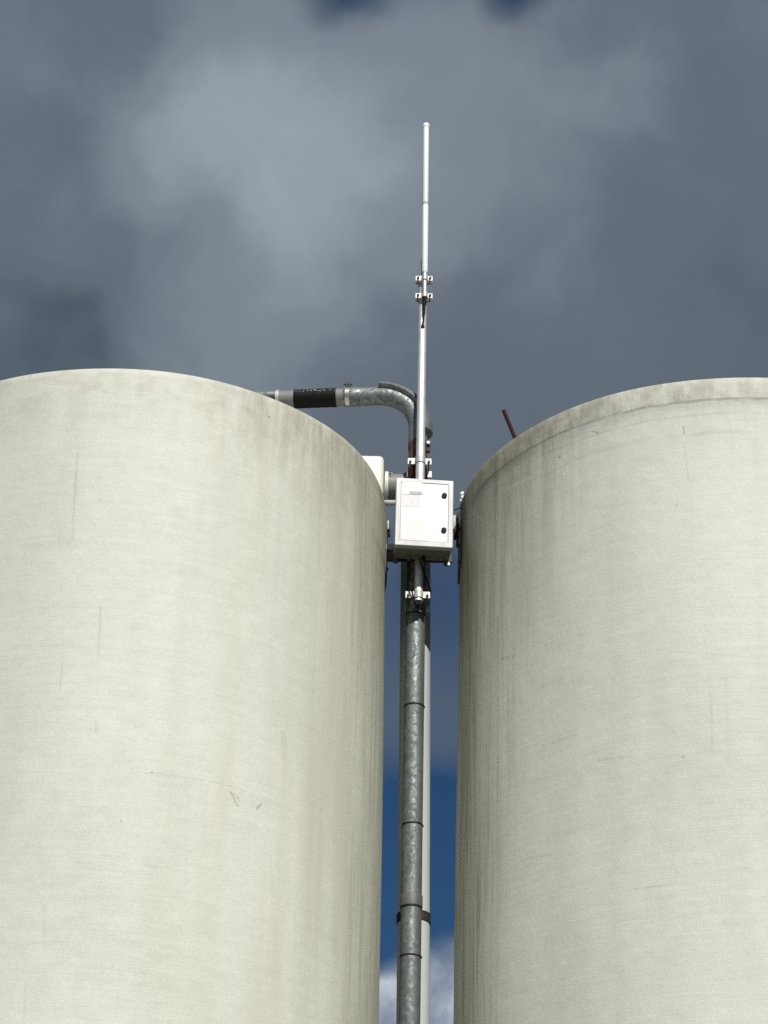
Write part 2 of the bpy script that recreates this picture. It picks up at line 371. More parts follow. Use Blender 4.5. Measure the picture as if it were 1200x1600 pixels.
def silo_shell(s, marks, side):
    cx, cy, r = SIL[s]
    def f(g, b):
        x, y, z = g.sep(g.obj)
        ang = g.math('ARCTAN2', x, g.math('MULTIPLY', y, -1))
        u = g.math('MULTIPLY', ang, r)
        def uz(a, c, off=0.0): return g.xyz(g.math('MULTIPLY', u, a), g.math('MULTIPLY', z, c), off + (7 if s == 'L' else 31))
        patch = g.noise(uz(0.9, 0.7), 1, 5, 0.55)
        panel = g.noise(uz(3.2, 0.22, 3), 1, 4, 0.55)                 # wide vertical runs
        streak = g.noise(uz(26, 0.9, 9), 1, 4, 0.6)                   # narrow runs
        grain = g.noise(uz(52, 120, 5), 1, 4, 0.7)                    # woven roving under the gelcoat
        grainv = g.noise(uz(150, 22, 15), 1, 3, 0.65)
        wind = g.noise(uz(2.0, 30, 11), 1, 3, 0.6)                    # filament winding, near level
        fine = g.noise(uz(260, 260, 2), 1, 2, 0.6)
        patch2 = g.noise(uz(2.6, 2.2, 17), 1, 4, 0.6); patch3 = g.noise(uz(7, 11, 19), 1, 6, 0.68)
        base = g.mix(g.step(patch, 0.3, 0.7), (0.585, 0.598, 0.522), (0.65, 0.664, 0.59))
        base = g.mix(g.math('MULTIPLY', g.step(panel, 0.45, 0.75), 0.28), base, (0.50, 0.50, 0.43))
        tone = total2(g, [g.math('MULTIPLY', g.lin(grain, 0.25, 0.75, -0.105, 0.095), g.lin(patch2, 0.3, 0.7, 0.35, 1.05)), g.lin(grainv, 0.3, 0.7, -0.05, 0.05), g.lin(patch3, 0.3, 0.7, -0.05, 0.045), g.lin(wind, 0.3, 0.7, -0.022, 0.022),
                          g.lin(fine, 0.25, 0.75, -0.09, 0.09)])
        base = g.scale_col(base, g.math('ADD', tone, 1.0))
        # hairline grey runs
        hair = g.math('MULTIPLY', g.step(g.noise(uz(34, 1.5, 21), 1, 5, 0.7), 0.64, 0.74), g.step(g.noise(uz(2.2, 1.1, 41), 1, 3), 0.48, 0.62))
        base = g.mix(g.math('MULTIPLY', hair, 0.22), base, (0.27, 0.27, 0.23))
        # dirt below the rim
        top = g.math('SUBTRACT', H_TOP, g.math('ADD', z, 0.25))
        rag = g.math('MULTIPLY', g.math('ADD', g.math('MULTIPLY', streak, 0.6), g.math('MULTIPLY', panel, 0.7)), 0.75)
        rim = g.step(g.math('SUBTRACT', top, rag), 0.05, -0.40)
        blot = g.step(g.noise(uz(7, 9, 51), 1, 6, 0.65), 0.42, 0.68)
        base = g.mix(g.math('MULTIPLY', g.math('MULTIPLY', rim, g.math('ADD', g.math('MULTIPLY', blot, 0.8), 0.2)), 0.36), base, (0.34, 0.31, 0.24))
        drip = g.step(g.math('ADD', g.noise(uz(16, 1.3, 101), 1, 5, 0.65), g.math('MULTIPLY', g.noise(uz(60, 5, 103), 1, 3, 0.6), 0.25)), 0.52, 0.82)
        sg = g.math('MULTIPLY', ang, side)
        if s == 'L':
            reach = g.math('ADD', g.step(top, 0.75, 0.0), 0.0)
            near = g.step(sg, 0.25, 0.85)
            base = g.mix(g.math('MULTIPLY', g.math('MULTIPLY', drip, reach), g.math('MULTIPLY', near, 0.6)), base, (0.21, 0.175, 0.125))
        else:
            band_d = g.math('MULTIPLY', g.step(top, 0.175, 0.155), g.step(g.noise(uz(9, 4, 105), 1, 6, 0.65), 0.36, 0.62))
            base = g.mix(g.math('MULTIPLY', band_d, g.step(sg, -0.3, 1.0, 0.30, 0.72)), base, (0.25, 0.24, 0.18))
            base = g.mix(g.math('MULTIPLY', g.math('MULTIPLY', drip, g.step(top, 1.0, 0.1)), g.step(sg, 0.5, 1.1, 0.1, 0.65)), base, (0.20, 0.19, 0.14))
        if s == 'R':
            lw = g.noise(uz(3.5, 2.0, 91), 1, 5, 0.6)
            topn = g.math('ADD', top, g.lin(lw, 0.2, 0.8, -0.02, 0.02))
            for h_, hw_, am in ((0.166, 0.013, 0.42), (0.27, 0.014, 0.22), (0.405, 0.02, 0.16)):
                ln = g.step(g.math('ABSOLUTE', g.math('SUBTRACT', topn, h_)), hw_, hw_ * 0.2)
                ln = g.math('MULTIPLY', ln, g.step(g.noise(uz(4, 1.5, 95), 1, 5, 0.6), 0.38, 0.58))
                base = g.mix(g.math('MULTIPLY', ln, am), base, (0.22, 0.215, 0.16))
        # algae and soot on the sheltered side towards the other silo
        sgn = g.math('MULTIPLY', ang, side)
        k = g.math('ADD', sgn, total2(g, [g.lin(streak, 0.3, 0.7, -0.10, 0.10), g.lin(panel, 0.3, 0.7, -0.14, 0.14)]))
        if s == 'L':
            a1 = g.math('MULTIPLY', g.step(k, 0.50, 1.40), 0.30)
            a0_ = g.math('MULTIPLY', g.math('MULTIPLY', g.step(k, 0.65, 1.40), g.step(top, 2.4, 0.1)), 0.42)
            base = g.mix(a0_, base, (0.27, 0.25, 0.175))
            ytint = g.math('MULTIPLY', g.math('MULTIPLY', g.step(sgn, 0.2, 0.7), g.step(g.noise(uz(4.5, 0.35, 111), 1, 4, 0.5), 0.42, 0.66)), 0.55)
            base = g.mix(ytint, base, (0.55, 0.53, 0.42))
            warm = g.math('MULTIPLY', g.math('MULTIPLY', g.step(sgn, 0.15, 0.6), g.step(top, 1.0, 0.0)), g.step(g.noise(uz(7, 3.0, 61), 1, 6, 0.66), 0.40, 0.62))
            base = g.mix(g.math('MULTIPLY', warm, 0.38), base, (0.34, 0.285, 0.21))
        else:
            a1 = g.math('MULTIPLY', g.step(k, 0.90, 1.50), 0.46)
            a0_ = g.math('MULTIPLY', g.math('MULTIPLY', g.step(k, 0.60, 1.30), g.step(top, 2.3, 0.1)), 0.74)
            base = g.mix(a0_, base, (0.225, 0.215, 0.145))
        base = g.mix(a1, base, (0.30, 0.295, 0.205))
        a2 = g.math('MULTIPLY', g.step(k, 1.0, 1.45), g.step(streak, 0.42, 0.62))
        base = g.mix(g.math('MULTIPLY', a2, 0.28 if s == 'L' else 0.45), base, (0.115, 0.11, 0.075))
        # small chips
        vor = g.new('ShaderNodeTexVoronoi'); g.put(vor.inputs['Vector'], uz(3.0, 3.0, 71)); vor.inputs['Scale'].default_value = 1
        pick = g.step(g.sep(vor.outputs['Color'])[0], 0.74, 0.76)
        chip = g.math('MULTIPLY', g.step(vor.outputs['Distance'], 0.03, 0.014), pick)
        base = g.mix(g.math('MULTIPLY', chip, 0.55), base, (0.10, 0.10, 0.085))
        # scratches and runs seen one by one
        jit = g.vm('SCALE', g.vm('SUBTRACT', g.noise(uz(28, 28, 81), 1, 4, 0.6, color=True), (0.5, 0.5, 0.5)), scale=0.03)
        q = g.vm('MULTIPLY', g.vm('ADD', g.xyz(u, z, 0), jit), (1, 1, 0))
        zoff = g.xyz(0, 0.25, 0)
        q = g.vm('ADD', q, zoff)
        for x1, y1, x2, y2, wpx, amt, c in marks:
            a = hit(s, x1, y1); e = hit(s, x2, y2); ab = e - a; L2 = max(ab.length_squared, 1e-6)
            pa = g.vm('SUBTRACT', q, tuple(a))
            t = g.math('DIVIDE', g.vm('DOT_PRODUCT', pa, tuple(ab)), L2, clamp=True)
            dd = g.vm('LENGTH', g.vm('SUBTRACT', pa, g.vm('SCALE', tuple(ab), scale=t)))
            wd = wpx * 0.0052
            mk = g.math('MULTIPLY', g.step(dd, wd, wd * 0.25), g.step(g.math('ADD', grain, streak), 0.80, 1.2))
            base = g.mix(g.math('MULTIPLY', mk, amt * (0.8 if c is GR else 0.95)), base, c)
        g.put(b.inputs['Base Color'], base)
        g.put(b.inputs['Roughness'], g.lin(patch, 0.3, 0.7, 0.52, 0.66))
        b.inputs['Specular IOR Level'].default_value = 0.35
        h = total2(g, [g.math('MULTIPLY', grain, 1.0), g.math('MULTIPLY', grainv, 0.5), g.math('MULTIPLY', wind, 0.6), g.math('MULTIPLY', g.noise(uz(9, 7, 13), 1, 4), 1.5)])
        bump(g, b, h, 0.42, 0.004)
    return material('weathered_silo_fibreglass', build=f)
def total2(g, lst):
    o = lst[0]
    for x in lst[1:]: o = g.math('ADD', o, x)
    return o
DK = (0.14, 0.14, 0.12); GR = (0.34, 0.34, 0.30); OL = (0.36, 0.35, 0.27); LT = (0.70, 0.70, 0.64)
marksL = [(361, 1239, 371, 1258, 2.2, 0.75, DK), (366, 1240, 375, 1250, 1.6, 0.6, DK), (402, 1263, 408, 1256, 2.6, 0.65, DK),
          (215, 1206, 330, 1221, 1.6, 0.5, GR), (330, 1221, 398, 1241, 1.6, 0.5, GR), (236, 1207, 239, 1207, 1.8, 0.9, DK),
          (121, 705, 112, 845, 2.2, 0.6, GR), (157, 948, 153, 1035, 2.4, 0.6, GR), (100, 960, 94, 1080, 1.8, 0.35, GR), (41, 1535, 36, 1600, 1.8, 0.75, GR),
          (150, 1125, 150, 1145, 1.8, 0.55, GR), (69, 1415, 69, 1475, 2.2, 0.5, GR), (45, 1475, 105, 1472, 1.6, 0.4, GR),
          (546, 895, 549, 1010, 5.0, 0.40, OL), (443, 1145, 443, 1185, 5, 0.35, GR), (225, 1352, 265, 1357, 2, 0.4, GR), (480, 1447, 548, 1485, 1.6, 0.4, GR),
          (421, 652, 424, 653, 2.2, 0.95, DK), (535, 688, 535, 695, 2.6, 0.8, DK), (45, 586, 47, 586, 2.0, 0.8, DK), (420, 1325, 428, 1400, 2.4, 0.3, GR),
          (470, 1130, 530, 1165, 1.6, 0.3, GR), (250, 880, 300, 895, 14, 0.20, GR), (275, 800, 275, 840, 14, 0.20, OL)]
marksR = [(1068, 666, 1069, 676, 1.6, 0.95, DK), (1069, 690, 1075, 745, 1.4, 0.45, GR), (1067, 1181, 1068, 1183, 2.6, 0.8, DK), (1058, 789, 1058, 790, 1.8, 0.7, DK),
          (874, 714, 875, 715, 2.0, 0.9, DK), (925, 674, 935, 676, 1.6, 0.8, DK), (975, 1392, 1055, 1381, 2.2, 0.45, GR), (935, 1187, 985, 1182, 1.8, 0.4, GR),
          (1110, 1085, 1113, 1175, 2.0, 0.45, GR), (1133, 1060, 1138, 1190, 2.4, 0.3, GR), (1165, 1197, 1185, 1207, 1.6, 0.5, GR),
          (830, 1070, 925, 1063, 9, 0.22, GR), (850, 1165, 900, 1148, 3.4, 0.4, GR), (800, 1230, 900, 1205, 1.8, 0.25, GR), (815, 1345, 860, 1335, 2, 0.4, GR),
          (783, 705, 778, 960, 6, 0.35, LT), (1000, 866, 1006, 872, 2.0, 0.6, LT), (790, 765, 960, 706, 4, 0.30, LT), (783, 1030, 805, 1025, 2.2, 0.5, DK),
          (1045, 1020, 1190, 1030, 1.6, 0.3, GR), (852, 1465, 853, 1490, 1.8, 0.4, GR), (1000, 1575, 1003, 1600, 2, 0.4, GR), (780, 1560, 860, 1540, 2.6, 0.25, GR)]
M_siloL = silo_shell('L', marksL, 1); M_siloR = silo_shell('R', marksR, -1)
M_roof = material('roof_fibreglass', build=weathered((0.58, 0.58, 0.52), (0.30, 0.29, 0.24), 3, (0.55, 0.7), 1, 0.5, 0.3))

# ------------------------------------------------------------------ ground
def ground_mat(g, b):
    n = g.noise(g.obj, 0.25, 8, 0.6); n2 = g.noise(g.obj, 9, 6, 0.65)
    c = g.mix(g.step(n, 0.40, 0.6), (0.040, 0.055, 0.022), (0.085, 0.078, 0.060))
    g.put(b.inputs['Base Color'], g.scale_col(c, g.lin(n2, 0.25, 0.75, 0.6, 1.4)))
    b.inputs['Roughness'].default_value = 0.95
    bump(g, b, n2, 0.6, 0.05)
bm = bmesh.new()
bmesh.ops.create_grid(bm, x_segments=8, y_segments=8, size=1500)
o = link('ground', bm, material('rough_grass_and_gravel', build=ground_mat)); o['kind'] = 'structure'
bm = bmesh.new(); box(bm, (-4.2, 11.2, 0.004), (4.9, 16.2, 0.25), 0.02)
def conc(g, b):
    n = g.noise(g.obj, 1.2, 7, 0.6); n2 = g.noise(g.obj, 30, 5, 0.6)
    g.put(b.inputs['Base Color'], g.scale_col(g.mix(n, (0.22, 0.215, 0.20), (0.34, 0.33, 0.30)), g.lin(n2, 0.2, 0.8, 0.8, 1.15)))
    b.inputs['Roughness'].default_value = 0.9; bump(g, b, n2, 0.4, 0.01)
o = link('concrete_pad', bm, material('concrete', build=conc)); o['kind'] = 'structure'

# ------------------------------------------------------------------ silos
def silo(s, label, band):
    cx, cy, r = SIL[s]; rnd = random.Random(3 if s == 'L' else 9)
    ph = [(rnd.uniform(0, 6.28), rnd.randint(2, 9), rnd.uniform(0.3, 2.0), rnd.uniform(0.0007, 0.0016)) for _ in range(9)]
    def wob(a, z): return sum(am * sin(k * a + f + q * z) for f, k, q, am in ph)
    root = thing('storage_silo', label, 'silo', (cx, cy, 0.25), 'fibreglass storage silos')
    prof = [(radius(s, 0.25), 0.25), (radius(s, 0.25), 0.254)]
    z = 0.5
    ztop = H_TOP - 0.012
    stop = H_TOP - (0.155 if band else 0.06)
    while z < stop - 0.12: prof.append((radius(s, z), z)); z += 0.25
    e = 0.004 if band else 0.0
    if band:
        prof += [(radius(s, stop - 0.10), stop - 0.10), (radius(s, stop - 0.014), stop - 0.014), (radius(s, stop) + e * 0.9, stop - 0.004), (radius(s, stop) + e, stop + 0.004)]
    prof += [(radius(s, H_TOP - 0.05) + e, H_TOP - 0.05), (radius(s, H_TOP) + e - 0.002, ztop), (radius(s, H_TOP) + e - 0.006, H_TOP - 0.003), (radius(s, H_TOP) + e - 0.014, H_TOP),
             (radius(s, H_TOP) - 0.05, H_TOP), (radius(s, H_TOP) - 0.055, H_TOP - 0.05)]
    bm = bmesh.new(); lathe(bm, prof, (cx, cy, 0), 288, wob)
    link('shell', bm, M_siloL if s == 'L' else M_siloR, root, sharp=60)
    bm = bmesh.new()
    lathe(bm, [(r - 0.053, H_TOP - 0.05), (r - 0.10, H_TOP - 0.02), (r * 0.5, H_TOP + 0.10), (0.28, H_TOP + 0.15), (0.27, H_TOP + 0.24), (0.0, H_TOP + 0.26)], (cx, cy, 0), 128)
    link('roof', bm, M_roof, root)
    return root
silo_l = silo('L', 'pale weathered fibreglass silo on the left with brown stains under its plain rim', False)
silo_r = silo('R', 'pale weathered fibreglass silo on the right with a stepped band below its rim', True)

def shell_point(s, ang, z, off=0.0):
    cx, cy, r = SIL[s]; rr = radius(s, z) + off
    return Vector((cx + rr * sin(ang), cy - rr * cos(ang), z))
def patch(s, a0, a1, z0, z1, th, bmx=None, na=14, nz=10, bulge=True):
    """a pad laminated on a shell: swells gently out of it"""
    bmx = bmx or bmesh.new(); G_ = []
    for j in range(nz + 1):
        row = []
        for i in range(na + 1):
            x = i / na; y = j / nz
            k = (1 - (2 * x - 1) ** 4) * (1 - (2 * y - 1) ** 6) if bulge else 1
            row.append(bmx.verts.new(shell_point(s, a0 + (a1 - a0) * x, z0 + (z1 - z0) * y, -0.006 + th * k)))
        G_.append(row)
    for A, B in zip(G_, G_[1:]):
        for k in range(na): bmx.faces.new((A[k], A[k + 1], B[k + 1], B[k]))
    return bmx

# ------------------------------------------------------------------ pipes in the gap
Y_FILL = 13.75
fa = at(641.5, 1495, Y_FILL); fb = at(649.2, 962, Y_FILL)
r_fill = size(fb, 15.2)
fdir = (fb - fa).normalized()
def fill_at(py):                                   # riser axis at a picture height
    lo, hi = 0.0, 12.0
    for _ in range(50):
        mid = (lo + hi) / 2; p = on(fa, fb, mid); d = p - CAM
        yy = 800 - F * d.dot(up) / d.dot(fwd)
        if yy > py: lo = mid
        else: hi = mid
    return on(fa, fb, lo)
fill = thing('fill_pipe', 'galvanised pipe with black ties, rising between the silos and bending over the left one', 'pipe', on(fa, fb, 0.25))
z_arm = at(575, 614.5, Y_FILL).z
far = at_z(436, 624.5, z_arm)
RB = 0.29                                          # bend radius
base_top = on(fa, fb, z_arm - RB)
corner = Vector((base_top.x, base_top.y, z_arm)) + Vector((fdir.x, fdir.y, 0)) * RB
hdir = (far - corner); hdir.z = 0; hdir.normalize()
vdir = (corner - base_top).normalized()
bend_c = corner - vdir * RB + hdir * RB
def bend(t, r=RB):                                  # t 0..1 along the elbow centre line
    a = t * pi / 2
    return bend_c - hdir * (r * cos(a)) + vdir * (r * sin(a))
# horizontal run over the left silo, told off along it in picture columns
def run(px):
    lo, hi = 0.0, 3.0
    for _ in range(50):
        mid = (lo + hi) / 2; d = bend(1) + hdir * mid - CAM
        if 600 + F * d.dot(right) / d.dot(fwd) > px: lo = mid
        else: hi = mid
    return bend(1) + hdir * lo
p_top = fill_at(722)
bm = bmesh.new(); n = 26
tube(bm, [lerp(on(fa, fb, 0.25), p_top, i / n) for i in range(n + 1)], r_fill, 48)
link('riser', bm, M_galv, fill)
bm = bmesh.new()
tube(bm, [fill_at(694), lerp(fill_at(694), base_top, 0.5)] + [bend(i / 18) for i in range(19)] + [bend(1) + hdir * 0.02, run(559.5)], r_fill * 1.03, 48)
elbow = link('elbow', bm, M_galv2, fill)
# raised wear back along the outside of the elbow
bm = bmesh.new(); rows = []
for i in range(25):
    t = -0.10 + 1.09 * i / 24
    if t < 0: c = base_top + (base_top - bend(0.02)).normalized() * (-t * RB * 1.57); outw = -hdir
    else: c = bend(min(t, 1)) + (hdir * ((t - 1) * RB * 1.57) if t > 1 else Vector()); a = min(t, 1) * pi / 2; outw = (-hdir * cos(a) + vdir * sin(a))
    sidev = vdir.cross(hdir).normalized()
    ring = []
    for k in range(13):
        b_ = radians(-60 + 120 * k / 12); ring.append(c + (outw * cos(b_) + sidev * sin(b_)) * (r_fill * 1.03 + 0.036))
    for k in range(12, -1, -1):
        b_ = radians(-60 + 120 * k / 12); ring.append(c + (outw * cos(b_) + sidev * sin(b_)) * (r_fill * 1.03 - 0.003))
    rows.append([bm.verts.new(v) for v in ring])
for A, B in zip(rows, rows[1:]):
    for k in range(len(A)): bm.faces.new((A[k], A[(k + 1) % len(A)], B[(k + 1) % len(A)], B[k]))
bm.faces.new(rows[0]); bm.faces.new(rows[-1][::-1])
link('wear_back', bm, M_galv2, elbow)
bm = bmesh.new(); tube(bm, [run(563), run(561), run(538.5), run(537)], [r_fill * 1.03, r_fill * 1.07, r_fill * 1.07, r_fill * 1.0], 48); link('coupling', bm, M_galv2, fill)
bm = bmesh.new(); tube(bm, [run(539), run(436)], r_fill * 0.985, 48); link('rubber_hose', bm, M_greypvc, fill)
bm = bmesh.new(); k = 16
tube(bm, [lerp(run(526), run(460), i / k) for i in range(k + 1)], [r_fill * (1.055 + 0.02 * sin(i * 1.9) * (0.4 + 0.6 * (i % 3 == 0))) for i in range(k + 1)], 48)
link('tape_wrap', bm, M_tape, fill)
bm = bmesh.new(); pipe_wall(bm, [run(547), run(540.5)], r_fill * 1.13, r_fill * 0.9, 48)
clampband = link('hose_clamp', bm, M_band, fill)
bm = bmesh.new()
q = run(543.5) + vdir * (r_fill * 1.13)
for sgn in (-1, 1):
    c = q + hdir * (0.010 * sgn) + Vector((0, -0.02, 0.016))
    box(bm, (-0.006, -0.018, -0.018), (0.006, 0.018, 0.02), 0.002, 1, Matrix.Translation(c))
cyl(bm, q + Vector((0, -0.02, 0.022)) - hdir * 0.03, q + Vector((0, -0.02, 0.022)) + hdir * 0.035, 0.006, 12)
link('clamp_bolt', bm, M_blacksteel, clampband)
bm = bmesh.new(); tube(bm, [run(437), run(432)], r_fill * 1.08, 48); link('end_flange', bm, M_zinc, fill)
bm = bmesh.new(); a_, b_ = run(432.5), run(300)
tube(bm, [a_ + Vector((0, 0, 0.035)), b_ + Vector((0, 0, 0.035))], 0.036, 32); link('outlet_pipe', bm, M_galv2, fill)
bm = bmesh.new(); tube(bm, [a_ - Vector((0, 0, 0.028)), b_ - Vector((0, 0, 0.028))], 0.028, 24); link('stay_bar', bm, M_red, fill)
# rusty joint under the elbow and the red painted piece below it
bm = bmesh.new(); tube(bm, [fill_at(726), fill_at(724), fill_at(716), fill_at(714), fill_at(705), fill_at(703), fill_at(694), fill_at(692)],
                       [r_fill * a for a in (1.0, 1.06, 1.06, 1.0, 1.0, 1.05, 1.05, 1.0)], 48)
joint = link('rusty_joint', bm, M_rust, fill)
for py in (697, 706):
    c = fill_at(py) + Vector((r_fill * 1.0 + 0.004, -0.02, 0)); bm = bmesh.new()
    box(bm, (-0.012, -0.016, -0.014), (0.016, 0.016, 0.014), 0.003, 1, Matrix.Translation(c))
    link('joint_lug', bm, M_rust, joint)
bm = bmesh.new(); c = fill_at(697) + Vector((r_fill + 0.006, -0.036, 0.004)); hexhead(bm, c, c + Vector((0, -0.014, 0)), 0.013)
link('joint_bolt', bm, M_zinc, joint)
bm = bmesh.new(); tube(bm, [fill_at(770), fill_at(733), fill_at(731)], [r_fill * 1.05, r_fill * 1.05, r_fill], 48); link('painted_sleeve', bm, M_red, fill)
# dark ties and the sleeve further down
for py in (963, 1105, 1290.5, 1496):
    c = fill_at(py); bm = bmesh.new()
    pipe_wall(bm, [c - fdir * 0.0048, c + fdir * 0.0048], r_fill + 0.003, r_fill - 0.004, 48)
    hx = random.uniform(0.55, 0.95)
    q = c + Vector((sin(hx) * r_fill, -cos(hx) * r_fill, 0)) if py == 963 else c + Vector((r_fill, -0.004, 0))
    box(bm, (-0.006, -0.006, -0.008), (0.006, 0.006, 0.008), 0.002, 1, Matrix.Translation(q))
    link('tie', bm, M_black, fill)
bm = bmesh.new()
tube(bm, [fill_at(1419), fill_at(1418), fill_at(1401), fill_at(1399)], [r_fill * 1.0, r_fill * 1.085, r_fill * 1.085, r_fill * 1.0], 48)
sl = link('sleeve', bm, M_greysleeve, fill)
bm = bmesh.new(); c = fill_at(1419.5); pipe_wall(bm, [c - fdir * 0.005, c + fdir * 0.005], r_fill * 1.05, r_fill * 0.95, 48); link('seal_ring', bm, M_black, sl)

# --- white pipe behind it
Y_VENT = 13.955
va = at(645.3, 1590, Y_VENT); vb = at(649.4, 900, Y_VENT)
r_vent = size(vb, 23.4)
vent = thing('vent_pipe', 'wide white plastic pipe standing behind the galvanised pipe in the gap between silos', 'pipe', on(va, vb, 0.25))
v_el = at(622, 762, Y_VENT); zt = v_el.z
rv2 = r_vent * 0.93
bm = bmesh.new(); n = 22
tube(bm, [lerp(on(va, vb, 0.25), on(va, vb, zt - 0.17), i / n) for i in range(n + 1)], r_vent, 48); link('riser', bm, M_pvc, vent)
vtop = on(va, vb, zt - 0.17); x_d = at(634, 762, Y_VENT).x
bm = bmesh.new(); tube(bm, [vtop - Vector((0, 0, 0.06)), vtop, on(va, vb, zt + rv2 * 0.96), on(va, vb, zt + rv2 * 1.03)], [r_vent * 1.04, r_vent * 1.04, r_vent * 0.98, r_vent * 0.9], 48)
link('tee', bm, M_darksteel, vent)
bm = bmesh.new(); tube(bm, [(vtop.x, Y_VENT, zt), (x_d, Y_VENT, zt)], rv2 * 0.97, 48); link('tee_branch', bm, M_darksteel, vent)
xe = x_d + 0.008; xh = at(604, 762, Y_VENT).x
bm = bmesh.new(); tube(bm, [(xe, Y_VENT, zt), (xe - 0.01, Y_VENT, zt), (xh + 0.012, Y_VENT, zt)], [rv2 * 0.99, rv2, rv2], 48)
st = link('grey_socket', bm, M_greypvc, vent)
bm = bmesh.new(); c = at(609.5, 742, Y_VENT - rv2 * 0.78)
cyl(bm, c + Vector((0, 0.02, -0.01)), c + Vector((0, -0.012, 0.0)), 0.02, 20); link('bolt_boss', bm, M_greypvc, st)
bm = bmesh.new(); hexhead(bm, c + Vector((0, -0.010, 0)), c + Vector((0, -0.018, 0.0)), 0.009); link('bolt_hole', bm, M_black, st)
bm = bmesh.new(); tube(bm, [(xh + 0.014, Y_VENT, zt), (xh + 0.010, Y_VENT, zt), (xh - 0.012, Y_VENT, zt), (xh - 0.016, Y_VENT, zt)], [rv2 * 1.0, rv2 * 1.18, rv2 * 1.18, rv2], 40)
link('collar', bm, M_hood, vent)
c = lerp(va, vb, 0); vd = (vb - va).normalized()
sp_ = at(646.5, 1437, Y_VENT); sp_ = on(va, vb, sp_.z)
bm = bmesh.new(); pipe_wall(bm, [sp_ - vd * 0.031, sp_ + vd * 0.031], r_vent + 0.006, r_vent - 0.004, 48)
link('strap', bm, M_blacksteel, vent)

# --- cream hood on the left silo that the vent pipe blows into
zc = at(596, 710, 13.83).z
x1 = at(599.5, 740, 13.9).x; z_b = H_TOP + 0.0
hood = thing('filter_hood', 'cream rounded box on the edge of the left silo roof, joined to the pale pipe', 'vent hood', (x1 - 0.27, 14.05, z_b))
bm = bmesh.new(); box(bm, (x1 - 0.56, 13.83, z_b + 0.004), (x1, 14.38, zc), 0.035, 4); link('housing', bm, M_hood, hood)
bm = bmesh.new(); box(bm, (x1 - 0.60, 13.79, z_b - 0.06), (x1 + 0.006, 14.42, z_b + 0.004), 0.01, 2); link('base_flange', bm, M_hood, hood)

# --- supports between the pipes and the silos
def bracket(name, label, cat, group=None): pass
pL = hit('L', 599.5, 786)
s1a = at(600.0, 786, 13.80); s1b = at(640, 786, 13.80)
o = thing('pipe_bracket', 'pale grey steel stub holding the pipes to the left silo beside the cabinet', 'bracket', s1a, 'brackets holding the pipes to the silos')
bm = bmesh.new(); tube(bm, [s1a - Vector((0.06, 0, 0)), s1b], size(s1a, 4.6), 24); link('strut', bm, M_greysteel, o)
bm = bmesh.new(); box(bm, (s1a.x - 0.012, 13.74, s1a.z - 0.05), (s1a.x - 0.004, 13.86, s1a.z + 0.05), 0.002, 1); link('foot_plate', bm, M_rust, o)
s2a = at(717, 819, 13.72); s2b = at(676, 819, 13.72)
o = thing('pipe_bracket', 'short grey steel arm with dark rusty plate holding the pipes to the right silo', 'bracket', s2a, 'brackets holding the pipes to the silos')
bm = bmesh.new(); hh = size(s2a, 11) / cos(PITCH) / 1.0
box(bm, (s2b.x, 13.69, s2a.z - hh), (at(713.6, 819, 13.72).x, 13.75, s2a.z + hh), 0.006, 2); link('strut', bm, M_greysteel, o)
bm = bmesh.new(); x_ = at(713.4, 819, 13.72).x
box(bm, (x_, 13.66, s2a.z - hh * 2.7), (x_ + 0.012, 13.79, s2a.z + hh * 1.2), 0.003, 1)
box(bm, (x_ - 0.018, 13.67, s2a.z - hh * 1.9), (x_ - 0.001, 13.76, s2a.z - hh * 1.15), 0.003, 1)
box(bm, (x_ + 0.013, 13.68, s2a.z - hh * 2.2), (x_ + 0.05, 13.77, s2a.z - hh * 0.2), 0.003, 1)
link('foot_plate', bm, M_rust, o)
# dark cheek plates: steel on the right shell, the left one standing in for shade
def cheek(s, label, pxt, pxb, a0, a1, th, mat):
    zt_, zb_ = pxt, pxb
    root = thing('cheek_plate', label, 'mounting plate', shell_point(s, (a0 + a1) / 2, zb_), 'mounting plates on the silo walls')
    bmx = bmesh.new(); gi = []; na, nz = 10, 8
    for off in (-0.004, th):
        rows_ = []
        for j in range(nz + 1):
            rows_.append([bmx.verts.new(shell_point(s, a0 + (a1 - a0) * i / na, zb_ + (zt_ - zb_) * j / nz, off)) for i in range(na + 1)])
        gi.append(rows_)
    for rows_ in gi:
        for A, B in zip(rows_, rows_[1:]):
            for k in range(na): bmx.faces.new((A[k], A[k + 1], B[k + 1], B[k]))
    a, b_ = gi
    rim1 = a[0] + [r_[-1] for r_ in a[1:]] + a[-1][-2::-1] + [r_[0] for r_ in a[-2:0:-1]]
    rim2 = b_[0] + [r_[-1] for r_ in b_[1:]] + b_[-1][-2::-1] + [r_[0] for r_ in b_[-2:0:-1]]
    for k in range(len(rim1)): bmx.faces.new((rim1[k], rim1[(k + 1) % len(rim1)], rim2[(k + 1) % len(rim1)], rim2[k]))
    link('plate', bmx, mat, root)
    for j in (0.12, 0.5, 0.88):
        for i in ((0.2,) if s == 'L' else (0.8,)):
            bmx = bmesh.new(); zz = zb_ + (zt_ - zb_) * j; an = a0 + (a1 - a0) * i
            hexhead(bmx, shell_point(s, an, zz, th - 0.002), shell_point(s, an, zz, th + 0.008), 0.011); link('bolt', bmx, M_rust, root)
    return root
cheek('R', 'rust brown steel plate on the right silo wall facing the cabinet', H_TOP - 0.16, H_TOP - 0.50, radians(-93), radians(-83.5), 0.010, M_darksteel)
cheek('L', 'dark strip standing in for shade on the left silo wall facing the cabinet', H_TOP - 0.12, H_TOP - 0.52, radians(86), radians(98), 0.010, M_darksteel)  # dark strip placed where the shell itself only lies in shade
